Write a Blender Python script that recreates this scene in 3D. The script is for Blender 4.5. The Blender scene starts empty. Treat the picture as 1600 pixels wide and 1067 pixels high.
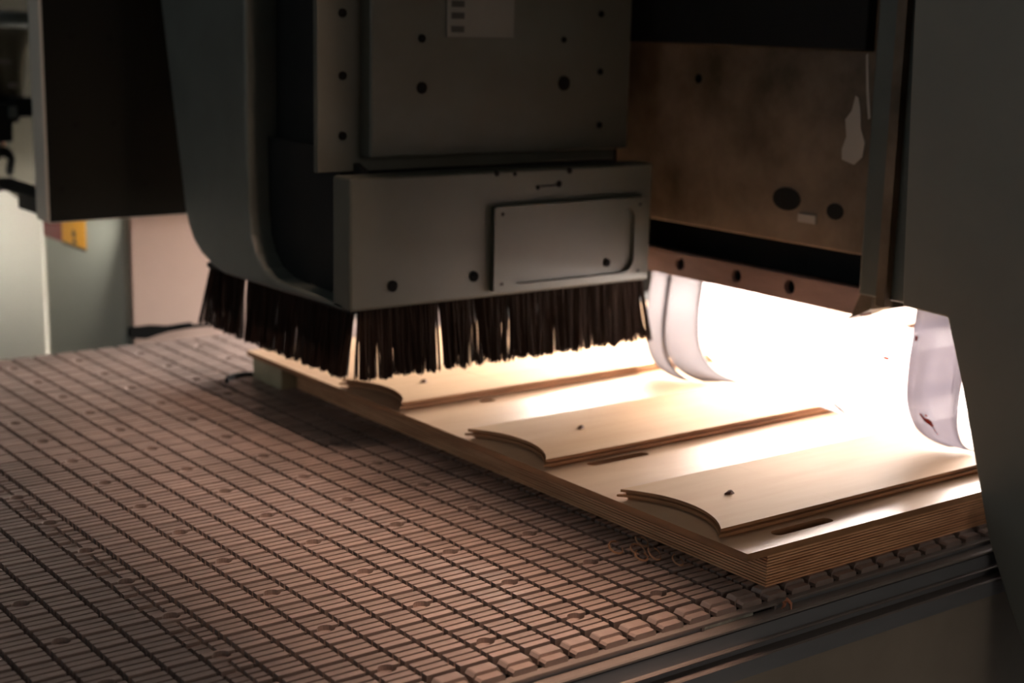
import bpy, bmesh, math, random
from mathutils import Matrix, Vector
random.seed(7)
scene = bpy.context.scene
COL = scene.collection
S = 0.001                                   # everything below is written in millimetres

# ------------------------------------------------------------------ camera
RIGHT = Vector((0.80180222, -0.59714946, 0.02292876))
DOWN = Vector((-0.10775224, -0.18220755, -0.97733815))
FWD = Vector((0.58779474, 0.78116127, -0.21043861))
cam_d = bpy.data.cameras.new('camera'); cam = bpy.data.objects.new('camera', cam_d); COL.objects.link(cam)
m = Matrix.Identity(4)
for r in range(3):
    m[r][0], m[r][1], m[r][2] = RIGHT[r], -DOWN[r], -FWD[r]
m[0][3], m[1][3], m[2][3] = -0.64850, -1.96686, 0.47473
cam.matrix_world = m
cam_d.sensor_width = 36.0; cam_d.lens = 2363.37 / 1600 * 36.0
cam_d.clip_start = 0.02; cam_d.clip_end = 50
cam_d.dof.use_dof = True; cam_d.dof.focus_distance = 1.27; cam_d.dof.aperture_fstop = 5.0
scene.camera = cam

# ------------------------------------------------------------------ world, exposure
w = bpy.data.worlds.new('world'); scene.world = w; w.use_nodes = True
w.node_tree.nodes['Background'].inputs[0].default_value = (0.75, 0.85, 1.0, 1)
w.node_tree.nodes['Background'].inputs[1].default_value = 0.02
vs = scene.view_settings
vs.view_transform = 'Standard'; vs.look = 'None'; vs.gamma = 1.0; vs.use_curve_mapping = False
vs.exposure = 0.0
WINDOW_RIGHT = 132.0
WINDOW_LEFT = 0.8
FILL_TROUGH = 620.0                               # added warm fill lamp, out of view over the front of the table
FILL_LAMP = 900.0  # unseen tube added to brighten the white enclosure
FILL_BAR = 235.0                            # tubes added out of sight under the gantry beam to brighten boards and table
FRONT_FILL = 1.3                           # window added behind the camera for warm fill light

# ------------------------------------------------------------------ materials
def mat(name, col, rough=0.5, metal=0.0, var=0.0, vscale=20.0, stretch=(1, 1, 1), bump=0.0, bscale=60.0, col2=None, spec=0.5, island=0.0, emis=None):
    M = bpy.data.materials.new(name); M.use_nodes = True
    nt = M.node_tree; N = nt.nodes; L = nt.links
    b = N['Principled BSDF']
    b.inputs['Base Color'].default_value = (*col, 1); b.inputs['Roughness'].default_value = rough
    b.inputs['Metallic'].default_value = metal; b.inputs['Specular IOR Level'].default_value = spec
    if emis:
        b.inputs['Emission Color'].default_value = (*emis[0], 1); b.inputs['Emission Strength'].default_value = emis[1]
    if var or bump:
        tc = N.new('ShaderNodeTexCoord'); mp = N.new('ShaderNodeMapping'); mp.inputs['Scale'].default_value = stretch
        L.new(tc.outputs['Object'], mp.inputs['Vector'])
    src = None
    if var:
        nz = N.new('ShaderNodeTexNoise'); nz.inputs['Scale'].default_value = vscale; nz.inputs['Detail'].default_value = 6; nz.inputs['Roughness'].default_value = 0.62
        L.new(mp.outputs[0], nz.inputs['Vector'])
        rp = N.new('ShaderNodeValToRGB')
        c2 = col2 if col2 else tuple(max(0, c * (1 - var)) for c in col)
        rp.color_ramp.elements[0].position = 0.36; rp.color_ramp.elements[1].position = 0.64
        rp.color_ramp.elements[0].color = (*c2, 1); rp.color_ramp.elements[1].color = (*col, 1)
        L.new(nz.outputs['Fac'], rp.inputs['Fac']); src = rp.outputs['Color']
    if island:
        g = N.new('ShaderNodeNewGeometry'); mr = N.new('ShaderNodeMapRange')
        mr.inputs['To Min'].default_value = 1 - island; mr.inputs['To Max'].default_value = 1 + island * 0.6
        L.new(g.outputs['Random Per Island'], mr.inputs['Value'])
        hs = N.new('ShaderNodeHueSaturation'); L.new(mr.outputs[0], hs.inputs['Value'])
        if src: L.new(src, hs.inputs['Color'])
        else: hs.inputs['Color'].default_value = (*col, 1)
        src = hs.outputs['Color']
    if src: L.new(src, b.inputs['Base Color'])
    if bump:
        n2 = N.new('ShaderNodeTexNoise'); n2.inputs['Scale'].default_value = bscale; n2.inputs['Detail'].default_value = 4
        L.new(mp.outputs[0], n2.inputs['Vector'])
        bp = N.new('ShaderNodeBump'); bp.inputs['Strength'].default_value = bump; bp.inputs['Distance'].default_value = 0.002
        L.new(n2.outputs['Fac'], bp.inputs['Height']); L.new(bp.outputs[0], b.inputs['Normal'])
    return M

def strip_material(name, clear, tint):
    M = bpy.data.materials.new(name); M.use_nodes = True
    nt = M.node_tree; N = nt.nodes; L = nt.links
    N.remove(N['Principled BSDF']); out = N['Material Output']
    tr = N.new('ShaderNodeBsdfTransparent'); tr.inputs[0].default_value = (0.97, 0.96, 0.96, 1)
    tl = N.new('ShaderNodeBsdfTranslucent'); tl.inputs[0].default_value = (*tint, 1)
    gl = N.new('ShaderNodeBsdfGlossy'); gl.inputs['Roughness'].default_value = 0.18
    m1 = N.new('ShaderNodeMixShader'); m1.inputs[0].default_value = 1 - clear
    L.new(tr.outputs[0], m1.inputs[1]); L.new(tl.outputs[0], m1.inputs[2])
    m2 = N.new('ShaderNodeMixShader'); m2.inputs[0].default_value = 0.04
    L.new(m1.outputs[0], m2.inputs[1]); L.new(gl.outputs[0], m2.inputs[2])
    L.new(m2.outputs[0], out.inputs['Surface'])
    return M

def emission(name, col, s):
    M = bpy.data.materials.new(name); M.use_nodes = True
    nt = M.node_tree; nt.nodes.remove(nt.nodes['Principled BSDF'])
    e = nt.nodes.new('ShaderNodeEmission'); e.inputs[0].default_value = (*col, 1); e.inputs[1].default_value = s
    nt.links.new(e.outputs[0], nt.nodes['Material Output'].inputs['Surface'])
    return M

MAT = dict(
    pad=mat('grid_pad', (0.375, 0.292, 0.262), 0.45, 0.35, var=0.3, vscale=9, bump=0.15, bscale=220, island=0.16, spec=0.55),
    plate=mat('grid_plate', (0.035, 0.032, 0.03), 0.55, 0.0, var=0.4, vscale=25),
    screw=mat('screw_steel', (0.03, 0.027, 0.025), 0.35, 0.5),
    hole=mat('dark_bore', (0.005, 0.005, 0.005), 0.9, spec=0.05),
    rail=mat('anodised_rail', (0.22, 0.225, 0.245), 0.34, 0.35, var=0.15, vscale=6, stretch=(1, 6, 6)),
    trim=mat('bare_trim', (0.24, 0.205, 0.19), 0.42, 0.3, var=0.12, vscale=14, stretch=(1, 4, 4)),
    apron=mat('beige_apron', (0.28, 0.235, 0.19), 0.5, var=0.25, vscale=5),
    acrylic=mat('pale_insert', (0.55, 0.55, 0.47), 0.3, var=0.6, vscale=45),
    wood=mat('birch_face', (0.62, 0.40, 0.235), 0.68, var=0.16, vscale=3.2, stretch=(0.7, 7, 7), bump=0.05, bscale=40, spec=0.15, col2=(0.545, 0.335, 0.19)),
    wood2=mat('birch_panel_face', (0.66, 0.45, 0.285), 0.42, var=0.16, vscale=3.0, stretch=(0.8, 5, 5), bump=0.04, bscale=30, spec=0.5, col2=(0.55, 0.335, 0.2)),
    edge=mat('ply_edge', (0.42, 0.20, 0.09), 0.6, var=0.35, vscale=12, stretch=(1, 1, 6)),
    ply=mat('ply_light', (0.85, 0.46, 0.25), 0.6, var=0.3, vscale=14, stretch=(1, 1, 8), col2=(0.62, 0.30, 0.15)),
    plyd=mat('ply_dark', (0.035, 0.014, 0.008), 0.8, var=0.3, vscale=14),
    block=mat('spacer_wood', (0.42, 0.37, 0.24), 0.6, var=0.2, vscale=20),
    hood=mat('hood_paint', (0.040, 0.0445, 0.0345), 0.5, var=0.18, vscale=8, bump=0.04, bscale=60),
    hood2=mat('column_paint', (0.055, 0.06, 0.051), 0.5, var=0.45, vscale=5, col2=(0.04, 0.038, 0.026)),
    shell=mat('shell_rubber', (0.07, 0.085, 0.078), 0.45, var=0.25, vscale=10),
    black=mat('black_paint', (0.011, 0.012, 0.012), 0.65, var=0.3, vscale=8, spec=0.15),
    bristle=mat('bristle', (0.020, 0.012, 0.009), 0.85, island=0.35, spec=0.1),
    stain=mat('stained_steel', (0.22, 0.165, 0.12), 0.5, var=0.8, vscale=4.2, col2=(0.045, 0.03, 0.012), bump=0.05),
    beam_rail=mat('beam_rail', (0.36, 0.25, 0.235), 0.35, 0.4, var=0.3, vscale=6, stretch=(6, 1, 6)),
    chipped=mat('chipped_paint', (0.32, 0.30, 0.27), 0.6),
    leg=mat('leg_paint', (0.19, 0.19, 0.165), 0.5, var=0.15, vscale=4),
    guard=mat('guard_lit_side', (0.52, 0.49, 0.43), 0.5, var=0.12, vscale=6),  # pale: light falling on the box's left side is put into the colour
    guard_shade=mat('guard_shaded_front', (0.006, 0.007, 0.006), 0.8, spec=0.1, var=0.2, vscale=6),  # same box, near black: shade on its front is put into the colour
    cab=mat('cabinet_paint', (0.31, 0.315, 0.27), 0.5, var=0.06, vscale=6),
    cab_front=mat('cabinet_front_warm_light', (0.36, 0.255, 0.215), 0.55, var=0.08, vscale=7),  # same grey cabinet, warm light on its front put into the colour
    white=mat('white_cabinet', (0.80, 0.77, 0.69), 0.5, var=0.04, vscale=4),
    red=mat('sticker_red', (0.16, 0.012, 0.012), 0.5),
    yellow=mat('sticker_yellow', (0.62, 0.28, 0.01), 0.5),
    sticker_k=mat('sticker_black', (0.015, 0.015, 0.012), 0.5),
    paper=mat('label_paper', (0.115, 0.115, 0.105), 0.6, var=0.1, vscale=30),
    chip=mat('wood_chip', (0.11, 0.035, 0.015), 0.7),
    shaving=mat('shaving', (0.34, 0.17, 0.09), 0.6),
    olive=mat('olive_cloth', (0.16, 0.145, 0.105), 0.8, var=0.3, vscale=12),
    dark_olive=mat('dark_olive_board', (0.075, 0.07, 0.05), 0.8, var=0.2, vscale=8),
    rim=mat('strip_rim', (0.30, 0.28, 0.30), 0.4),
    smear=strip_material('resin', 0.0, (0.42, 0.05, 0.02)),
    copper=mat('copper_hose', (0.48, 0.19, 0.11), 0.4),
    pipe=mat('steel_pipe', (0.12, 0.14, 0.14), 0.35, 0.5),
    wall=mat('wall_paint', (0.075, 0.07, 0.062), 0.85, var=0.15, vscale=2),
    floor=mat('concrete_floor', (0.13, 0.125, 0.115), 0.7, var=0.3, vscale=3),
    ceil=mat('ceiling_paint', (0.08, 0.08, 0.08), 0.9),
    frame=mat('window_frame_paint', (0.35, 0.35, 0.35), 0.6),
    strip=strip_material('clear_pvc', 0.8, (0.9, 0.86, 0.88)), hazy=strip_material('hazy_pvc', 0.07, (0.17, 0.16, 0.165)), pale=strip_material('pale_pvc', 0.16, (0.16, 0.145, 0.165)), cloudy=strip_material('cloudy_pvc', 0.015, (0.2, 0.18, 0.2)),
    day=emission('overexposed_daylight', (1.0, 0.91, 0.84), WINDOW_RIGHT),
    day2=emission('hall_daylight', (0.86, 0.97, 1.0), WINDOW_LEFT),
    front_fill=emission('front_fill_light', (1.0, 0.86, 0.72), FRONT_FILL),
    work=emission('fill_bar_tube', (1.0, 0.88, 0.78), FILL_BAR),
    warm=emission('fill_trough_tube', (1.0, 0.64, 0.46), FILL_TROUGH),
    lamp=emission('fill_lamp_tube', (1.0, 0.95, 0.84), FILL_LAMP),
)

# ------------------------------------------------------------------ mesh helpers
def link(name, verts, faces, material, parent=None, smooth=False):
    me = bpy.data.meshes.new(name); me.from_pydata([(x * S, y * S, z * S) for x, y, z in verts], [], faces); me.update()
    if isinstance(material, (list, tuple)):
        for k in material: me.materials.append(MAT[k])
    else: me.materials.append(MAT[material])
    if smooth:
        for p in me.polygons: p.use_smooth = True
    o = bpy.data.objects.new(name, me); COL.objects.link(o)
    if parent: o.parent = parent
    return o

class MB:
    def __init__(s): s.v = []; s.f = []; s.m = []
    def add(s, v, f, mi=0):
        n = len(s.v); s.v += v; s.f += [tuple(i + n for i in q) for q in f]; s.m += [mi] * len(f); return s
    def box(s, x0, x1, y0, y1, z0, z1, mi=0, bottom=True):
        v = [(x0, y0, z0), (x1, y0, z0), (x1, y1, z0), (x0, y1, z0), (x0, y0, z1), (x1, y0, z1), (x1, y1, z1), (x0, y1, z1)]
        f = [(4, 5, 6, 7), (0, 1, 5, 4), (1, 2, 6, 5), (2, 3, 7, 6), (3, 0, 4, 7)]
        if bottom: f.append((3, 2, 1, 0))
        return s.add(v, f, mi)
    def prism(s, pts, a, b, axis='z', mi=0, caps=True):      # pts 2-D loop, extruded a..b along axis
        def P(p, t):
            return (p[0], p[1], t) if axis == 'z' else (t, p[0], p[1]) if axis == 'x' else (p[0], t, p[1])
        n = len(pts); v = [P(p, a) for p in pts] + [P(p, b) for p in pts]
        f = [(i, (i + 1) % n, n + (i + 1) % n, n + i) for i in range(n)]
        if caps: f += [tuple(range(n - 1, -1, -1)), tuple(range(n, 2 * n))]
        return s.add(v, f, mi)
    def tube(s, path, r, n=8, mi=0):
        rings = []
        for i, p in enumerate(path):
            p = Vector(p); d = (Vector(path[min(i + 1, len(path) - 1)]) - Vector(path[max(i - 1, 0)])).normalized()
            a = d.cross(Vector((0, 0, 1)) if abs(d.z) < 0.9 else Vector((1, 0, 0))).normalized(); b = d.cross(a)
            rr = r[i] if isinstance(r, (list, tuple)) else r
            rings.append([tuple(p + (a * math.cos(2 * math.pi * k / n) + b * math.sin(2 * math.pi * k / n)) * rr) for k in range(n)])
        v = [q for g in rings for q in g]
        f = [(i * n + k, i * n + (k + 1) % n, (i + 1) * n + (k + 1) % n, (i + 1) * n + k) for i in range(len(path) - 1) for k in range(n)]
        f += [tuple(range(n - 1, -1, -1)), tuple((len(path) - 1) * n + k for k in range(n))]
        return s.add(v, f, mi)
    def build(s, name, material, parent=None, smooth=False, bevel=0.0):
        o = link(name, s.v, s.f, material, parent, smooth)
        if isinstance(material, (list, tuple)):
            for p, i in zip(o.data.polygons, s.m): p.material_index = i
        bm = bmesh.new(); bm.from_mesh(o.data); bmesh.ops.recalc_face_normals(bm, faces=bm.faces)
        if bevel:
            bmesh.ops.bevel(bm, geom=[e for e in bm.edges if len(e.link_faces) == 2 and e.calc_face_angle(0) > 0.5], offset=bevel * S, segments=2, affect='EDGES', profile=0.5)
        bm.to_mesh(o.data); bm.free()
        return o

def holed(outer, holes, a, b, axis='z'):
    """plate with real openings: outer and hole loops in 2-D, extruded a..b."""
    bm = bmesh.new()
    def ring(loop, t):
        vs_ = [bm.verts.new((p[0], p[1], t)) for p in loop]
        es = [bm.edges.new((vs_[i], vs_[(i + 1) % len(vs_)])) for i in range(len(vs_))]
        return vs_, es
    sides = []
    for t in (a, b):
        es = []; rr = []
        for lp in [outer] + holes:
            v_, e_ = ring(lp, t); rr.append(v_); es += e_
        bmesh.ops.triangle_fill(bm, use_beauty=True, edges=es, normal=(0, 0, 1))
        sides.append(rr)
    for r0, r1 in zip(*sides):
        n = len(r0)
        for i in range(n): bm.faces.new((r0[i], r0[(i + 1) % n], r1[(i + 1) % n], r1[i]))
    bm.verts.index_update()
    mb = MB(); v = []
    for q in bm.verts:
        p = q.co
        v.append((p.x, p.y, p.z) if axis == 'z' else (p.z, p.x, p.y) if axis == 'x' else (p.x, p.z, p.y))
    mb.add(v, [tuple(x.index for x in fc.verts) for fc in bm.faces]); bm.free()
    return mb

def circle(cx, cy, r, n=16, ry=None): return [(cx + r * math.cos(2 * math.pi * k / n), cy + (ry or r) * math.sin(2 * math.pi * k / n)) for k in range(n)]
def rrect(x0, x1, y0, y1, r, n=6):
    out = []
    for cx, cy, a0 in ((x1 - r, y0 + r, -90), (x1 - r, y1 - r, 0), (x0 + r, y1 - r, 90), (x0 + r, y0 + r, 180)):
        for k in range(n + 1):
            a = math.radians(a0 + 90 * k / n); out.append((cx + r * math.cos(a), cy + r * math.sin(a)))
    return out
def tag(o, label, cat, group=None):
    o['label'] = label; o['category'] = cat
    if group: o['group'] = group
    return o
def thing(name, label, cat, loc=(0, 0, 0), group=None):
    o = bpy.data.objects.new(name, None); COL.objects.link(o); o.empty_display_size = 0.02
    return tag(o, label, cat, group)
def struct(o): o['kind'] = 'structure'; return o
def stuff(o): o['kind'] = 'stuff'; return o

# ------------------------------------------------------------------ the hall
FZ = -880
X0, X1, Y0, Y1, ZC = -3600, 2700, -5200, 3000, 3200
struct(MB().box(X0, X1, Y0, Y1, FZ - 60, FZ).build('floor', 'floor'))
struct(MB().box(X0, X1, Y0, Y1, ZC, ZC + 60).build('ceiling', 'ceil'))
struct(MB().box(X0 - 80, X1 + 80, Y1, Y1 + 80, FZ, ZC).build('wall_back', 'wall'))
def windowed_wall(wall_name, win_name, x0, x1, inner, wy0, wy1, wz0, wz1, cols, rows, pane, turn=False):
    A0, A1 = (X0, X1) if turn else (Y0, Y1)
    mb = holed([(A0, FZ), (A1, FZ), (A1, ZC), (A0, ZC)], [[(wy0, wz0), (wy1, wz0), (wy1, wz1), (wy0, wz1)]], x0, x1, 'x')
    if turn: mb.v = [(b, a, c) for a, b, c in mb.v]
    struct(mb.build(wall_name, 'wall'))
    fr = thing(win_name, '', ''); del fr['label'], fr['category']; struct(fr)
    g = MB(); b = 40; xa, xb = inner - 25, inner + 25
    g.box(xa, xb, wy0, wy1, wz0, wz0 + b).box(xa, xb, wy0, wy1, wz1 - b, wz1).box(xa, xb, wy0, wy0 + b, wz0 + b, wz1 - b).box(xa, xb, wy1 - b, wy1, wz0 + b, wz1 - b)
    for c in range(1, cols):
        yc = wy0 + (wy1 - wy0) * c / cols; g.box(xa, xb, yc - 14, yc + 14, wz0 + b, wz1 - b)
    for c in range(1, rows):
        zc = wz0 + (wz1 - wz0) * c / rows; g.box(xa + 2, xb - 2, wy0 + b, wy1 - b, zc - 14, zc + 14)
    if turn: g.v = [(b_, a_, c_) for a_, b_, c_ in g.v]
    g.build('window_frame', 'frame', fr)
    for c in range(cols):
        for r in range(rows):
            ya = wy0 + (wy1 - wy0) * c / cols + 12; yb = wy0 + (wy1 - wy0) * (c + 1) / cols - 12
            za = wz0 + (wz1 - wz0) * r / rows + 12; zb = wz0 + (wz1 - wz0) * (r + 1) / rows - 12
            pb = (ya, yb, inner - 4, inner + 4) if turn else (inner - 4, inner + 4, ya, yb)
            MB().box(*pb, za, zb).build('pane', pane, fr)
windowed_wall('wall_right', 'window_1', X1, X1 + 80, X1 + 40, -700, 860, -100, 1100, 1, 1, 'day')
windowed_wall('wall_left', 'window_2', X0 - 80, X0, X0 - 40, -1500, 1900, 300, 1900, 4, 2, 'day2')
windowed_wall('wall_front', 'fill_window', Y0 - 80, Y0, Y0 - 40, -1200, 1800, 100, 1700, 4, 2, 'front_fill', True)  # front window added as warm fill for the sides facing the camera

# ------------------------------------------------------------------ the matrix table
table = thing('vacuum_table', 'long grooved matrix table of brownish metal pads in front of the gantry', 'machine table')
TX0, TX1, TYF, TYN = -900, 1500, 52, -1133
P = 30.0
HALF, RW, RG = 12.6, 6.5, 2.5               # half pad length, ridge width, groove width
def ridge_rows(): return [(-12.25, -5.75), (-3.25, 3.25), (5.75, 12.25)]
def pad_mesh(kind='plain'):
    mb = MB(); mb.box(-HALF, HALF, -12.25, 12.25, -11.5, -4.6, bottom=False)
    for k, (a, b) in enumerate(ridge_rows()):
        if kind.startswith('near') and k == 0 or kind.startswith('far') and k == 2:     # ridge bitten by a bolt hole on the gap line
            yc = -15.0 if k == 0 else 15.0; R = 7.2; e = a if k == 0 else b
            h = math.sqrt(R * R - (e - yc) ** 2); n = 7; sg = 1 if k == 0 else -1
            a0 = math.atan2((e - yc) * sg, -h); a1 = math.atan2((e - yc) * sg, h)
            arc = [(R * math.cos(a0 + (a1 - a0) * i / n), yc + sg * R * math.sin(a0 + (a1 - a0) * i / n)) for i in range(n + 1)]
            o_ = b if k == 0 else a
            mb.prism([(-HALF, e)] + arc + [(HALF, e), (HALF, o_), (-HALF, o_)], -4.6, 0)
        elif kind.endswith('seam'):                                   # worn joint between two table halves: short staggered ridges
            mb.box(-HALF, -1.2, a + (2.0 if k == 0 else 0.6), b + (-0.4 if k == 2 else 1.0), -4.6, -1.4, bottom=False); mb.box(1.2, HALF, a + (0 if k == 0 else -1.2), b - 1.6, -4.6, -0.3, bottom=False)
        else:
            mb.box(-HALF, HALF, a, b, -4.6, 0, bottom=False)
    return mb
cells = []
for iy in range(-38, 2):                     # pad rows between the gap lines at multiples of 30 mm
    yc = iy * P + 15
    if yc > TYF or yc < -1110: continue
    for ix in range(-28, 48):
        xc = ix * P
        if -1100 < yc < -230 and xc > 285: continue             # under the plywood
        if xc > 720: continue
        kind = 'plain'
        if ix % 3 == 0:
            if round(yc - 15) % 90 == 0: kind = 'near'
            if round(yc + 15) % 90 == 0: kind = 'far'
        if ix == -6: kind += '_seam'
        cells.append((xc, yc, kind))
def shown(x, y):
    d = Vector((x * S, y * S, 0)) - cam.matrix_world.translation
    u, v, q = d.dot(RIGHT), d.dot(DOWN), d.dot(FWD)
    px, py = 800 + 2363.4 * u / q, 533.5 + 2363.4 * v / q
    return -20 < px < 1610 and -20 < py < 1085, q
vis = sorted((shown(x, y)[1], x, y, k) for x, y, k in cells if shown(x, y)[0])
single = {(x, y) for _, x, y, _ in vis[:285]}
proto = {}
rest = MB()
for xc, yc, kind in cells:
    if (xc, yc) in single:
        if kind not in proto:
            o = pad_mesh(kind).build('grid_pad', 'pad', table); proto[kind] = o
        else:
            o = proto[kind].copy(); COL.objects.link(o); o.parent = table
        o.location = (xc * S, yc * S, 0)
    else:
        q = pad_mesh(kind); rest.add([(x + xc, y + yc, z) for x, y, z in q.v], q.f)
stuff(rest.build('grid_pads', 'pad', table))
MB().box(TX0, TX1, TYN + 4, TYF, -30, -11.3).build('table_plate', 'plate', table)
# bolts sunk in the holes
bolt = None
for ix in range(-27, 22, 3):
    for k in range(0, 13):
        x, y = ix * P, -k * 90.0
        if not shown(x, y)[0] or (x > 240 and y < -210): continue
        if bolt is None:
            bolt = MB().prism(circle(0, 0, 4.6, 12), -11.3, -6.2).build('bolt', 'screw', table); o = bolt
        else:
            o = bolt.copy(); COL.objects.link(o); o.parent = table
        o.location = (x * S, y * S, 0)
# front row: one wide ridge with a lower lip and rounded end, piece by piece
lug = None
for ix in range(-12, 34):
    xc = ix * P
    if lug is None:
        mb = MB()
        prof = [(-12.4, -8), (-12.4, -3.4), (-10.6, -0.6), (-9.4, 0), (9.4, 0), (10.6, -0.6), (12.4, -3.4), (12.4, -8)]
        mb.prism(prof, -1123.5, -1112.5, 'y')
        prof2 = [(-11.4, -8), (-11.4, -4.6), (-9.6, -2.8), (9.6, -2.8), (11.4, -4.6), (11.4, -8)]
        mb.prism(prof2, -1131.5, -1123.5, 'y')
        lug = mb.build('edge_pad', 'pad', table); o = lug
    else:
        o = lug.copy(); COL.objects.link(o); o.parent = table
    o.location = (xc * S, 0, 0)
# profiled front rail, level by level
L0, L1 = TX0, TX1
MB().box(L0, L1, -1137.5, -1129, -10.2, -7.8).build('edge_trim', 'trim', table, bevel=0.5)
MB().box(L0, 176, -1136, -1131, -13.2, -10.2).box(262, L1, -1136, -1131, -13.2, -10.2).build('slot_wall', 'rail', table)
MB().box(176, 262, -1134.5, -1131, -13.2, -10.2).build('slot_back', 'hole', table)
MB().box(L0, L1, -1131, -1125, -75, -10.2).build('rail_core', 'rail', table)
MB().prism([(-1131, -13.2), (-1146, -13.2), (-1147.5, -14.4), (-1147.5, -16.2), (-1145, -16.8), (-1131, -16.8)], L0, L1, 'x').build('upper_ledge', 'trim', table)
MB().prism([(-1131, -16.8), (-1147, -17.6), (-1148, -29.2), (-1131, -29.2)], L0, L1, 'x').build('side_rail', 'rail', table)
MB().prism([(-1131, -29.2), (-1151, -29.2), (-1152.2, -30.2), (-1151, -31.4), (-1131, -31.4)], L0, L1, 'x').build('middle_ledge', 'trim', table)
MB().prism([(-1131, -31.4), (-1143, -31.4), (-1144, -40), (-1131, -40)], L0, L1, 'x').build('rail_groove', 'rail', table)
MB().prism([(-1131, -39.6), (-1155, -39.6), (-1156.6, -40.8), (-1155, -42), (-1131, -42)], L0, L1, 'x').build('lower_ledge', 'trim', table)
MB().prism([(-1131, -42), (-1155, -42), (-1156, -56), (-1131, -56)], L0, L1, 'x').build('lower_rail', 'rail', table)
MB().box(L0, L1, -1152, -1125, FZ, -58).build('apron_panel', 'apron', table)
MB().box(L0, L1, -1100, 40, FZ, -30).build('table_body', 'rail', table)
ins = MB().box(180, 236, -1137.0, -1134.2, -12.8, -10.4).build('slot_insert', 'acrylic', table); ins['label'] = 'cloudy pale insert in the slot'
for x in (176, 260.5): MB().box(x, x + 2.4, -1138, -1134, -13.2, -10.2).build('slot_clip', 'trim', table)

# ------------------------------------------------------------------ plywood: thick base, thin panel, profiled planks
PX1 = 1480
base = thing('plywood_base', 'thick layered plywood board with brown striped edge lying on the table', 'plywood board')
zz = 0.15
for k in range(11):
    j = random.uniform(-0.35, 0.35)
    MB().box(267 + j, PX1, -1120.5 + j, -292, zz, zz + 1.75).build('ply', 'ply', base)
    MB().box(268 - j, PX1, -1119.2 + j, -293, zz + 1.75, zz + 2.66).build('glue_line', 'plyd', base)
    zz += 2.66
PT0 = zz + 0.05
tag(MB().box(246, PX1, -290, -212, 0.1, PT0 - 0.1).build('spacer_block', 'block', bevel=0.6), 'pale greenish wooden spacer block under the far end of the thin panel', 'wood block')
PT1 = 36.0
def slot(x0, x1, yc, r): return [(x0 + r + r * math.cos(math.radians(a)), yc + r * math.sin(math.radians(a))) for a in range(90, 271, 18)] + [(x1 - r + r * math.cos(math.radians(a)), yc + r * math.sin(math.radians(a))) for a in range(-90, 91, 18)]
panel = holed([(240.5, -1122.5), (PX1 + 8, -1122.5), (PX1 + 8, -206), (240.5, -206)], [slot(296, 371, -1098.5, 6.2), slot(292, 371, -849, 6.2), slot(346, 367, -586.5, 5.4)], PT0, PT1)
po = panel.build('thin_panel', ['wood2', 'edge'])
tag(po, 'thin pale birch panel with oblong slots between base board and planks', 'plywood panel')
for p in po.data.polygons: p.material_index = 0 if abs(p.normal.z) > 0.5 else 1

LEV = [(36.05, 4.6), (38.9, 4.6), (38.9, 0.0), (41.2, 0.0), (41.7, 3.6), (43.2, 3.6), (43.2, 1.4), (46.0, 1.4)]
def outline(yn, yf, d, x1, r0=99.0, xa=243.0, sag=27.0):
    cy = (yn + yf) / 2; h = (yf - yn) / 2; R = (h * h + sag * sag) / (2 * sag); cx = xa + sag - R; R += d
    a = math.asin(min(1, (h - d) / R)); n = 28
    arc = [(cx + R * math.cos(a - 2 * a * i / n), cy + R * math.sin(a - 2 * a * i / n)) for i in range(n + 1)]
    return arc + [(x1, yn + d), (x1, yf - d)]
def loft(rings):
    mb = MB(); n = len(rings[0]); v = [q for r in rings for q in r]
    f = [(i * n + k, i * n + (k + 1) % n, (i + 1) * n + (k + 1) % n, (i + 1) * n + k) for i in range(len(rings) - 1) for k in range(n)]
    f += [tuple(range(n - 1, -1, -1)), tuple((len(rings) - 1) * n + k for k in range(n))]
    return mb.add(v, f)
planks = [(-1085.5, -950.0, 392.0, 'nearest'), (-839.5, -702.5, 415.0, 'mid'), (-575.5, -440.0, 395.0, 'far')]
PL = {'nearest': 'notched birch plank with grooved edge nearest the layered front corner',
      'mid': 'notched birch plank with grooved edge lying between the other two planks',
      'far': 'notched birch plank with grooved edge lying under the brush of the hood'}
for yn, yf, xs, key in planks:
    t = thing('notched_plank', PL[key], 'plank', group='notched planks on the thin panel')
    gap = {'nearest': 0.06, 'mid': 0.08, 'far': 0.3}[key]
    xs2 = {'nearest': 393, 'mid': 404, 'far': 396}[key]
    a = loft([[(x, y, z) for x, y in outline(yn, yf, d, xs2)] for z, d in LEV]).build('notched_board', ['wood', 'edge'], t)
    r2 = loft([[(xs2 + gap, yn + d + 0.5, z), (PX1 - 12, yn + d + 0.5, z), (PX1 - 12, yf - d, z), (xs2 + gap, yf - d, z)] for z, d in LEV]).build('long_board', ['wood', 'edge'], t)
    for o in (a, r2):
        for p in o.data.polygons: p.material_index = 0 if p.normal.z > 0.9 and p.center.z > 45 * S else 1
    for pnum, p in enumerate(a.data.polygons): pass

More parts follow.
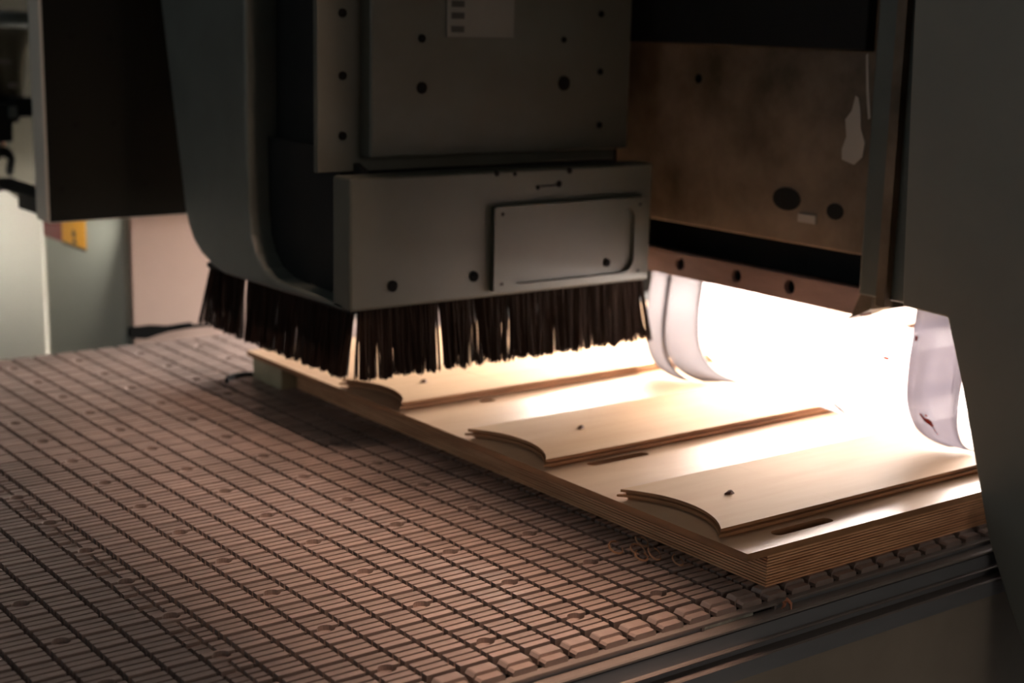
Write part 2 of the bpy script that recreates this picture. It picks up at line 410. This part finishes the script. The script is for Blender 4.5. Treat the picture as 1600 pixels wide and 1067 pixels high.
# small chips left on the planks
for (x, y, z, r), lab in zip(((323.5, -1016, 46, 5.2), (350, -766, 46, 5.0), (320.5, -506, 46, 5.4)),
                             ('dark brown wood chip on the plank nearest the layered corner', 'dark brown wood chip on the middle notched plank', 'dark brown wood chip on the plank below the brush')):
    mb = MB(); pts = circle(x, y, r, 9, r * 0.62)
    pts = [(px + random.uniform(-1, 1), py + random.uniform(-0.8, 0.8)) for px, py in pts]
    top = [(x + (px - x) * 0.45 + 0.6, y + (py - y) * 0.45) for px, py in pts]
    n = len(pts); v = [(*p, z + 0.02) for p in pts] + [(*p, z + 2.6 + random.uniform(-0.5, 0.9)) for p in top]
    mb.add(v, [(i, (i + 1) % n, n + (i + 1) % n, n + i) for i in range(n)] + [tuple(range(n - 1, -1, -1)), tuple(range(n, 2 * n))])
    tag(mb.build('wood_chip', 'chip'), lab, 'wood chip', 'chips on the planks')

# curled shavings on the pads by the board
SH = [(226, -1000, 'curled wood shaving beside the board, highest of the little pile'), (232, -1018, 'curled wood shaving in the little pile near the layered corner'),
      (214, -986, 'curled wood shaving lying furthest left of the little pile'), (240, -1040, 'curled wood shaving closest to the dark layered corner'), (222, -1012, 'small pale wood shaving in the middle of the pile'),
      (246, -985, 'reddish wood shaving tucked under the panel edge')]
for x, y, lab in SH:
    mb = MB(); r = random.uniform(6, 9.5); ph = random.uniform(0, 6.28); wd = 1.6; tilt = random.uniform(0.35, 0.8)
    v = []
    for i in range(15):
        a = ph + i / 14 * 5.2; rr = r * (1 - 0.03 * i)
        cx_, cy_, cz_ = rr * math.cos(a), rr * math.sin(a), rr * math.sin(a) * tilt + r * tilt + 0.3
        v += [(x + cx_, y + cy_, cz_), (x + cx_ * 0.9, y + cy_ * 0.9, cz_ + wd), (x + cx_ * 0.82, y + cy_ * 0.82, cz_ + wd * 0.8), (x + cx_ * 0.92, y + cy_ * 0.92, cz_ - 0.2)]
    f = [(i * 4 + k, i * 4 + (k + 1) % 4, i * 4 + 4 + (k + 1) % 4, i * 4 + 4 + k) for i in range(14) for k in range(4)] + [(3, 2, 1, 0), (56, 57, 58, 59)]
    mb.add(v, f); tag(mb.build('wood_shaving', 'shaving'), lab, 'shaving', 'shavings by the board')
mb = MB().tube([(266, -1141, -12.6), (268, -1142, -9.5), (266, -1144, -6), (270, -1143, -4), (273, -1145, -8), (272, -1146.5, -12.5)], [0.6, 1.6, 2.0, 1.7, 1.6, 0.5], 6)
tag(mb.build('rust_flake', 'copper'), 'red brown splinter caught on the front rail below the layered board', 'splinter')

# black strips at the far end
mb = MB(); path = [(203, -222), (212, -208), (226, -199), (241, -197), (252, -203)]
for i in range(len(path) - 1):
    pass
pts_o = [(x, y + 5) for x, y in path]; pts_i = [(x, y - 4) for x, y in reversed(path)]
mb.prism(pts_o + pts_i, 0.2, 5.0)
tag(mb.build('rubber_strip', 'hole', bevel=0.6), 'short curved black rubber strip on the pads by the far board end', 'rubber strip')

# ------------------------------------------------------------------ machining head with dust hood
head = thing('machining_head', 'grey machining head with dark rounded hood and bristle skirt above the planks', 'machine head')
HY = -610.0
MB().box(157, 578.5, HY, -574, 164, 306).build('hood_box', 'hood', head, bevel=3.0)
MB().box(184, 575, -545, -262, 166, 330).build('hood_body', 'black', head)
MB().box(165, 572, -600, -250, 160, 166).build('brush_bar', 'black', head)
# access lid with a sunk rounded panel
lid = holed(rrect(339.5, 561.5, 170.5, 266.5, 3), [rrect(360, 546, 177, 258, 17)] + [circle(x, z, 2.4, 10) for x, z in ((350, 258), (554, 258), (350, 179), (554, 178))], HY - 7.5, HY - 0.5, 'y').build('access_lid', 'hood', head)
MB().prism(rrect(358, 548, 175, 260, 18), HY - 2.4, HY - 0.3, 'y').build('lid_panel', 'hood', lid)
for x, z in ((350, 258), (554, 258), (350, 179), (554, 178)): MB().prism(circle(x, z, 2.3, 10), HY - 6.4, HY - 1, 'y').build('lid_screw', 'hole', lid)
MB().prism(circle(508, 190.5, 5.0, 14), HY - 4.2, HY - 1.6, 'y').build('lid_knob', 'hole', lid)
for x, z, r in ((210, 188, 6.2), (317, 189.5, 6.0)): MB().prism(circle(x, z, r, 14), HY - 1.4, HY + 4, 'y').build('bolt_hole', 'hole', head)
for x, z, r in ((404, 284.7, 2.6), (434.5, 287.5, 4.0), (346, 303, 3.4), (449.6, 302, 3.8), (371, 301.5, 2.4)): MB().prism(circle(x, z, r, 10), HY - 0.8, HY + 3, 'y').build('scuff', 'hole', head)
MB().box(408, 430, HY - 0.6, HY + 2, 285.2, 286.6).build('scuff', 'hole', head)
# column above
MB().box(152, 566, -552, -543, 306, 1150).build('column_flange', 'hood2', head, bevel=1)
MB().box(206, 566, -543, -300, 306, 1150).build('column', 'black', head)
plate = MB().box(203, 566, -576, -551.5, 321, 1150).build('front_plate', 'hood2', head, bevel=3)
for x, z in ((182, 473.6), (182, 408.4), (182, 344.8)): MB().prism(circle(x, z, 4.6, 12), -554.5, -550, 'y').build('flange_bolt', 'hole', head)
for x, z in ((517, 479), (518.5, 412.6), (520, 350)): MB().prism(circle(x, z, 3.8, 12), -578, -574, 'y').build('plate_bolt', 'hole', plate)
for x, z, r in ((267.3, 396, 6.5), (464.4, 399.5, 8.5), (266.7, 448.6, 4.5), (462.5, 449, 3.5)): MB().prism(circle(x, z, r, 14), -577.6, -574, 'y').build('plate_bolt', 'hole', plate)
lb = MB().box(298.5, 389, -577.6, -575.8, 450.8, 540).build('type_plate', 'paper', plate)
for z in (459, 473.5, 486, 500): MB().box(304, 321, -578.3, -577.4, z - 3.4, z + 3.4).build('print_mark', 'sticker_k', lb)
# rounded side shell: tapering rim around a dark recess
outer = [(-100, 1150), (-147, 484), (-177.6, 351), (-205, 232), (-214, 210), (-228, 192), (-250, 178), (-280, 167.5), (-313, 161), (-460, 162), (-596, 165.5)]
inner = [(-596, 169.5), (-500, 171), (-444, 174), (-415, 183), (-397, 197), (-385, 218), (-380, 245), (-378, 341), (-379, 484), (-380, 1150)]
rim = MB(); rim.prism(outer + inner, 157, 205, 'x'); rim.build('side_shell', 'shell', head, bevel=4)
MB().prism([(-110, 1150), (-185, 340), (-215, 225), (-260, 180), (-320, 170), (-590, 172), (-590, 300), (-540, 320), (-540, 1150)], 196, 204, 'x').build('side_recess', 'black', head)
# bristle skirt
def bristles(p0, p1, out, gaps, name, flare0=0, flare1=0, zb=(86, 92)):
    mb = MB(); p0, p1 = Vector(p0), Vector(p1); Ln = (p1 - p0).length; d = (p1 - p0) / Ln; out = Vector(out)
    s = 0.0
    while s < Ln:
        s += 0.46
        if any(abs(s - g) < wd * (0.5 if random.random() < 0.9 else 0.2) for g, wd in gaps): continue
        clump = math.sin(s * 0.31) + math.sin(s * 0.117 + 1) * 0.8
        for row in range(2):
            o0 = random.uniform(-2, 2); t = p0 + d * (s + random.uniform(-0.5, 0.5)) + out * o0
            f = s / Ln; fl = flare0 * max(0, 1 - f * 14) + flare1 * max(0, 1 - (1 - f) * 14)
            b = t + d * (fl + clump * 1.6 + random.gauss(0, 1.3)) + out * (6 + random.uniform(-2.5, 3.5))
            zt, z1 = 163.0, random.uniform(*zb) + clump * 1.0
            rt, rb = 0.75, 0.55
            v = []
            for (q, z, r) in ((t, zt, rt), (b, z1, rb)):
                for k in range(3):
                    a = k * 2.094 + s; v.append((q.x + r * math.cos(a), q.y + r * math.sin(a), z))
            mb.add(v, [(0, 1, 4, 3), (1, 2, 5, 4), (2, 0, 3, 5), (3, 4, 5)])
    return stuff(mb.build(name, 'bristle', head))
bristles((172, -602, 0), (574, -602, 0), (0, -1, 0), [(103, 3), (146, 4), (152, 2.5), (176, 3.2), (199, 3), (258, 2), (396, 3)], 'bristles', -8, 16)
bristles((168, -598, 0), (168, -258, 0), (-1, 0, 0), [(52, 3), (122, 6), (190, 3), (246, 10), (300, 5), (334, 4)], 'bristles', 4, 22)
bristles((574, -598, 0), (574, -560, 0), (1, 0, 0), [(12, 3)], 'bristles', 4, 0)

# ------------------------------------------------------------------ gantry on the right
gan = thing('gantry', 'dark stained gantry beam and leg spanning the table on the right', 'gantry')
BX = 620.0
bc = MB().box(BX, 730, -906, 900, 231, 1400).build('beam_cover', 'stain', gan, bevel=2)
MB().box(BX - 14, BX + 2, -900, 900, 447, 760).build('upper_housing', 'black', gan, bevel=2)
MB().box(BX + 34, 728, -906, 900, 190, 232).build('beam_recess', 'black', gan)
rail = holed([(-912, 166), (880, 166), (880, 195), (-912, 195)], [circle(y, 181.6, 8.2, 14) for y in (-622.5, -719.5, -804, -525)], BX - 2, BX + 12, 'x').build('guide_rail', 'beam_rail', gan)
for y in (-622.5, -719.5, -804, -525): MB().prism(circle(y, 181.6, 8.1, 14), BX + 5, BX + 13, 'x').build('rail_bolt', 'hole', rail)
MB().box(BX + 12, 728, -906, 880, 168, 192).build('rail_backing', 'black', gan)
MB().prism([(-912, 195), (-900, 166), (-893, 160), (-906, 166), (-925, 176), (-925, 210), (-912, 225)], BX - 6, BX + 30, 'x').build('rail_bracket', 'stain', gan)
MB().prism(circle(-790, 280, 21, 18, 13), BX - 1.0, BX + 3, 'x').build('dark_spot', 'black', bc)  # flat black disc standing for a dark hole in the cover
MB().prism(circle(-862, 274, 12, 14, 9), BX - 0.8, BX + 3, 'x').build('dark_spot', 'black', bc)  # second flat black disc on the cover
MB().box(BX - 3, BX + 1, -837, -811, 257, 266).build('pale_tab', 'chipped', bc)
MB().prism([(-867, 331), (-884, 327), (-895, 336), (-897, 352), (-890, 366), (-888, 384), (-884, 398), (-880, 400), (-876, 384), (-868, 374), (-871, 356), (-866, 342)], BX - 0.7, BX + 1, 'x').build('bare_patch', 'chipped', bc)
MB().prism([(-893, 445), (-897, 410), (-902, 378), (-899, 376), (-894, 405), (-890, 443)], BX - 0.7, BX + 1, 'x').build('bare_patch', 'chipped', bc)
MB().prism(circle(-638, 406.7, 5.5, 12), BX - 1, BX + 2, 'x').build('cover_bolt', 'hole', bc)
MB().box(606, 720, -1021, -914, 192, 1400).build('corner_post', 'shell', gan, bevel=2)
MB().box(596, 606, -958, -946, 186, 1400).build('post_rib', 'stain', gan)
legp = [(-1010, 1400), (-1012, 498), (-1024, 232), (-1026, 204), (-1080, 202), (-1103, 140), (-1128, 62), (-1148, 0), (-1172, -48), (-1198, -95), (-1236, -210), (-1240, FZ), (-1420, FZ), (-1420, 1400)]
MB().prism(legp, 540, 548, 'x').build('leg_cover', 'leg', gan, bevel=1.5)
MB().prism([(y - 8, z) for y, z in legp[:2]] + [(-1040, 232), (-1040, 214), (-1090, 210), (-1158, 0), (-1210, -95), (-1250, -210), (-1250, FZ), (-1410, FZ), (-1410, 1400)], 548, 720, 'x').build('leg_frame', 'black', gan)

# light tubes added unseen under the beam to brighten boards and table
wl = thing('added_light_bar', 'added light tubes hidden under the gantry beam to brighten the boards', 'lamp')
MB().tube([(692, -560, 158), (692, -850, 158)], 6, 10).build('tube', 'work', wl)
MB().tube([(692, -240, 158), (692, -540, 158)], 6, 10).build('tube', 'work', wl)
MB().box(684, 700, -855, -235, 164.2, 167.8).build('lamp_holder', 'frame', wl)

# clear curtain strips: vertical from the rail, tails swept along the boards
STRIPS = {}
def bez(p, t):
    a, b, c, d = p; u = 1 - t
    return tuple(u ** 3 * a[i] + 3 * u * u * t * b[i] + 3 * u * t * t * c[i] + t ** 3 * d[i] for i in range(3))
def strip(x, ya, yb, zt, ta, tb, lab, bulge=14, kind='strip'):
    def edge(y, t): return [(x, y, zt), (x - bulge * 0.4, y + 3, 95), (x - bulge * 1.6 + (t[0] - x) * 0.1, y + 2, t[2] + 6), t]
    ea, eb = edge(ya, ta), edge(yb, tb); n, mcols = 22, 6
    v = []
    for i in range(n + 1):
        A, B = Vector(bez(ea, i / n)), Vector(bez(eb, i / n))
        for k in range(mcols + 1):
            q = A.lerp(B, k / mcols); q.x += 4 * math.sin(math.pi * k / mcols); v.append(tuple(q))
    f = [(i * (mcols + 1) + k, i * (mcols + 1) + k + 1, (i + 1) * (mcols + 1) + k + 1, (i + 1) * (mcols + 1) + k) for i in range(n) for k in range(mcols)]
    o = link('curtain_strip', v, f, [kind, 'rim'], None, True)
    STRIPS[o.name] = (ea, eb)
    md = o.modifiers.new('thickness', 'SOLIDIFY'); md.thickness = 0.0013; md.material_offset_rim = 1
    return tag(o, lab, 'curtain strip', 'clear strips of the gantry curtain')
strip(627, -564, -600, 165.6, (616, -636, 38.5), (622, -668, 38.5), 'clear curtain strip nearest the bristle skirt', kind='hazy')
strip(634, -590, -650, 165.6, (632, -660, 38.5), (684, -704, 38.5), 'clear curtain strip second from the bristle skirt', kind='hazy')
strip(640, -640, -770, 165.6, (690, -716, 49), (676, -826, 49), 'wide overexposed curtain strip in the middle of the opening')
strip(628, -762, -857, 165.6, (674, -838, 39.5), (650, -932, 39.5), 'clear curtain strip whose curved edge falls between the two nearer planks')
strip(634, -845, -912, 159, (668, -926, 39.5), (690, -945, 41), 'clear curtain strip just left of the corner post')
post_strip = strip(641, -888, -992, 159, (700, -936, 41), (690, -1010, 49), 'clear curtain strip hanging right below the corner post')
lav = strip(626, -978, -1046, 191.6, (622, -1034, 49), (634, -1058, 49), 'lavender curtain strip with a red brown smear near the leg', kind='pale')
strip(634, -1030, -1088, 191.6, (646, -1066, 49), (655, -1094, 40), 'clear curtain strip partly hidden by the leg cover')

# red brown smear and specks stuck to the strips
def on_strip(o, tk, name):
    e = STRIPS[o.name]; v = []
    for off in (1.4, 0.6):
        for t, k in tk:
            q = Vector(bez(e[0], t)).lerp(Vector(bez(e[1], t)), k); q.x += 4 * math.sin(math.pi * k) - off; v.append(tuple(q))
    n = len(tk); mb = MB().add(v, [(i_, (i_ + 1) % n, n + (i_ + 1) % n, n + i_) for i_ in range(n)] + [tuple(range(n - 1, -1, -1)), tuple(range(n, 2 * n))])
    return mb.build(name, 'smear', o)
sm = on_strip(lav, [(0.565, 0.20), (0.575, 0.255), (0.60, 0.30), (0.60, 0.36), (0.625, 0.42), (0.66, 0.43), (0.672, 0.39), (0.65, 0.33), (0.64, 0.28), (0.61, 0.24)], 'resin_smear'); sm['label'] = 'red brown resin smear'
on_strip(lav, [(0.675, 0.39), (0.675, 0.415), (0.72, 0.42), (0.755, 0.435), (0.755, 0.415), (0.72, 0.40)], 'resin_smear')
on_strip(lav, [(0.57, 0.30), (0.565, 0.34), (0.58, 0.35), (0.585, 0.31)], 'speck')
on_strip(post_strip, [(0.20, 0.38), (0.205, 0.46), (0.225, 0.44), (0.22, 0.38)], 'speck')
on_strip(lav, [(0.13, 0.05), (0.13, 0.08), (0.15, 0.08), (0.15, 0.05)], 'speck')

# ------------------------------------------------------------------ left background
gd = thing('guard_box', 'tall dark guard box with a lit left edge hanging left of the hood', 'guard')
MB().box(57, 330, 4, 50, 190, 1150).build('guard_shell', 'guard', gd, bevel=4)
MB().box(60, 328, 0.5, 4.5, 192, 1148).build('guard_front', 'guard_shade', gd)
for x, z in ((95.7, 434.9), (150, 433), (98, 320), (151.4, 320.4), (76, 235.3), (192.8, 236.5)): MB().prism(circle(x, z, 3.5, 10), -0.6, 2, 'y').build('guard_bolt', 'hole', gd)

cb = thing('control_cabinet', 'grey cabinet with pinkish lit front standing behind the table end', 'cabinet')
MB().box(206, 596, 112, 442, FZ, 620).build('cabinet_body', 'cab', cb, bevel=7)
MB().box(214, 590, 106, 112.5, FZ + 60, 600).build('cabinet_front', 'cab_front', cb, bevel=2)
st = MB().box(204.6, 206.2, 258, 440, 109, 190).build('warning_sticker', 'yellow', cb); st['label'] = 'red and yellow warning sticker with black border'
MB().box(204.2, 205, 356, 440, 109, 190).build('red_field', 'red', st)
MB().box(204.2, 205, 258, 356, 106, 110.5).build('black_border', 'sticker_k', st)
MB().prism([(312, 113), (302, 122), (292, 113)][::-1], 204.0, 204.8, 'x').build('warning_mark', 'sticker_k', st)
MB().prism([(312, 126), (302, 121), (296, 130), (306, 136)][::-1], 204.0, 204.8, 'x').build('warning_mark', 'sticker_k', st)
mb = MB().prism([(202, 3), (202, 17), (236, 17.5), (262, 13.5), (300, 15), (298, 11), (346, 10), (346, 7), (300, 8), (262, 6), (240, 2), (226, -1)], 88, 98, 'y')
tag(mb.build('frayed_strap', 'hole'), 'frayed black strap along the foot of the pinkish cabinet front', 'strap')

wc = thing('white_enclosure', 'bright white sheet metal enclosure at the far left behind the table', 'enclosure')
MB().prism([(-500, FZ), (210, FZ), (210, 138), (138, 194), (100, 222), (-500, 330)], 452, 900, 'y').build('enclosure_body', 'white', wc, bevel=4)

# dark fittings above the white enclosure
ft = thing('black_fittings', 'black bracket and clamps above the white enclosure at the left edge', 'bracket')
MB().box(60, 168, 420, 520, 292, 322).box(60, 158, 424, 500, 262, 296).box(164, 200, 430, 520, 300, 330).build('clamp', 'black', ft, bevel=3)
MB().box(150, 163, 416, 422, 300, 318).build('clamp_rim', 'pipe', ft, bevel=1)
MB().prism([(118, 240), (140, 256), (152, 252), (160, 236), (156, 212), (150, 208), (146, 216), (150, 234), (140, 240), (124, 226)], 424, 436, 'y').build('hook', 'black', ft, bevel=1.5)
MB().box(60, 156, 420, 430, 186, 206).build('lower_jaw', 'black', ft, bevel=1)
MB().tube([(142, 430, 270), (143, 430, 258), (141, 430, 246)], 3.2, 8).build('copper_sleeve', 'copper', ft)
for x, z, l in ((140, 386, 20), (158, 350, 12)): MB().box(x, x + l, 424, 440, z - 3, z + 3).build('brass_tab', 'trim', ft)
MB().box(-200, 150, 470, 540, 320, 440).build('backing_plate', 'black', ft)
tag(MB().tube([(60, 470, 455), (150, 470, 452), (230, 470, 450)], 13, 12).build('steel_pipe', 'pipe', smooth=True), 'horizontal grey steel pipe at the upper left corner', 'pipe')
cl = MB(); v = []
for i in range(9):
    zc = 436 - i * 14
    for k in range(9):
        xx = 152 + i * 2.2 + k * (9 - i * 0.55); v.append((xx, 520 + 4 * math.sin(k * 1.7 + i * 0.2), zc))
cl.add(v, [(i * 9 + k, i * 9 + k + 1, i * 9 + 10 + k, i * 9 + 9 + k) for i in range(8) for k in range(8)])
o = cl.build('dust_sheet', 'olive', smooth=True); md = o.modifiers.new('t', 'SOLIDIFY'); md.thickness = 0.002
tag(o, 'dull olive cloth sleeve hanging between the pipe and black fittings', 'cloth')
tag(MB().box(-600, 880, 960, 1000, FZ, 900).build('partition', 'dark_olive'), 'olive partition board behind the white enclosure', 'partition')

# tube lamp added out of sight to brighten the white enclosure
lp = thing('added_tube_lamp', 'added short tube lamp hidden behind the guard box to brighten the white enclosure', 'lamp')
MB().tube([(80, 76, 205), (112, 76, 205)], 6, 10).build('tube', 'lamp', lp)
MB().box(70, 122, 54, 340, 212, 215).build('lamp_shade', 'black', lp)
MB().box(122, 124, 54, 150, 194, 216).box(68, 70, 54, 150, 194, 216).box(70, 122, 54, 89, 193, 195).box(70, 122, 52.4, 54, 193, 216).build('side_shade', 'black', lp)
MB().box(80, 110, 50.3, 52.4, 200, 230).build('lamp_bracket', 'frame', lp)

# trough lamp added for a warm pool; deep baffle keeps the boards' edge dark
tl_ = thing('added_trough_lamp', 'unseen trough lamp added over the front of the grooved table for a warm pool of light', 'lamp')
MB().tube([(92, -1450, 1500), (92, -1040, 1500)], 22, 12).build('tube', 'warm', tl_)
MB().box(114, 117, -1480, -1010, 1100, 1545).build('deep_baffle', 'black', tl_)
MB().box(53, 56, -1480, -1010, 1220, 1545).build('short_baffle', 'black', tl_)
MB().box(53, 117, -1480, -1010, 1545, 1552).build('lamp_cover', 'black', tl_)
MB().box(56, 114, -1012, -1009, 1220, 1545).box(56, 114, -1481, -1478, 1220, 1545).build('end_cap', 'black', tl_)
for y in (-1400, -1090): MB().tube([(85, y, 1552), (85, y, ZC)], 3, 6).build('suspension_rod', 'pipe', tl_)
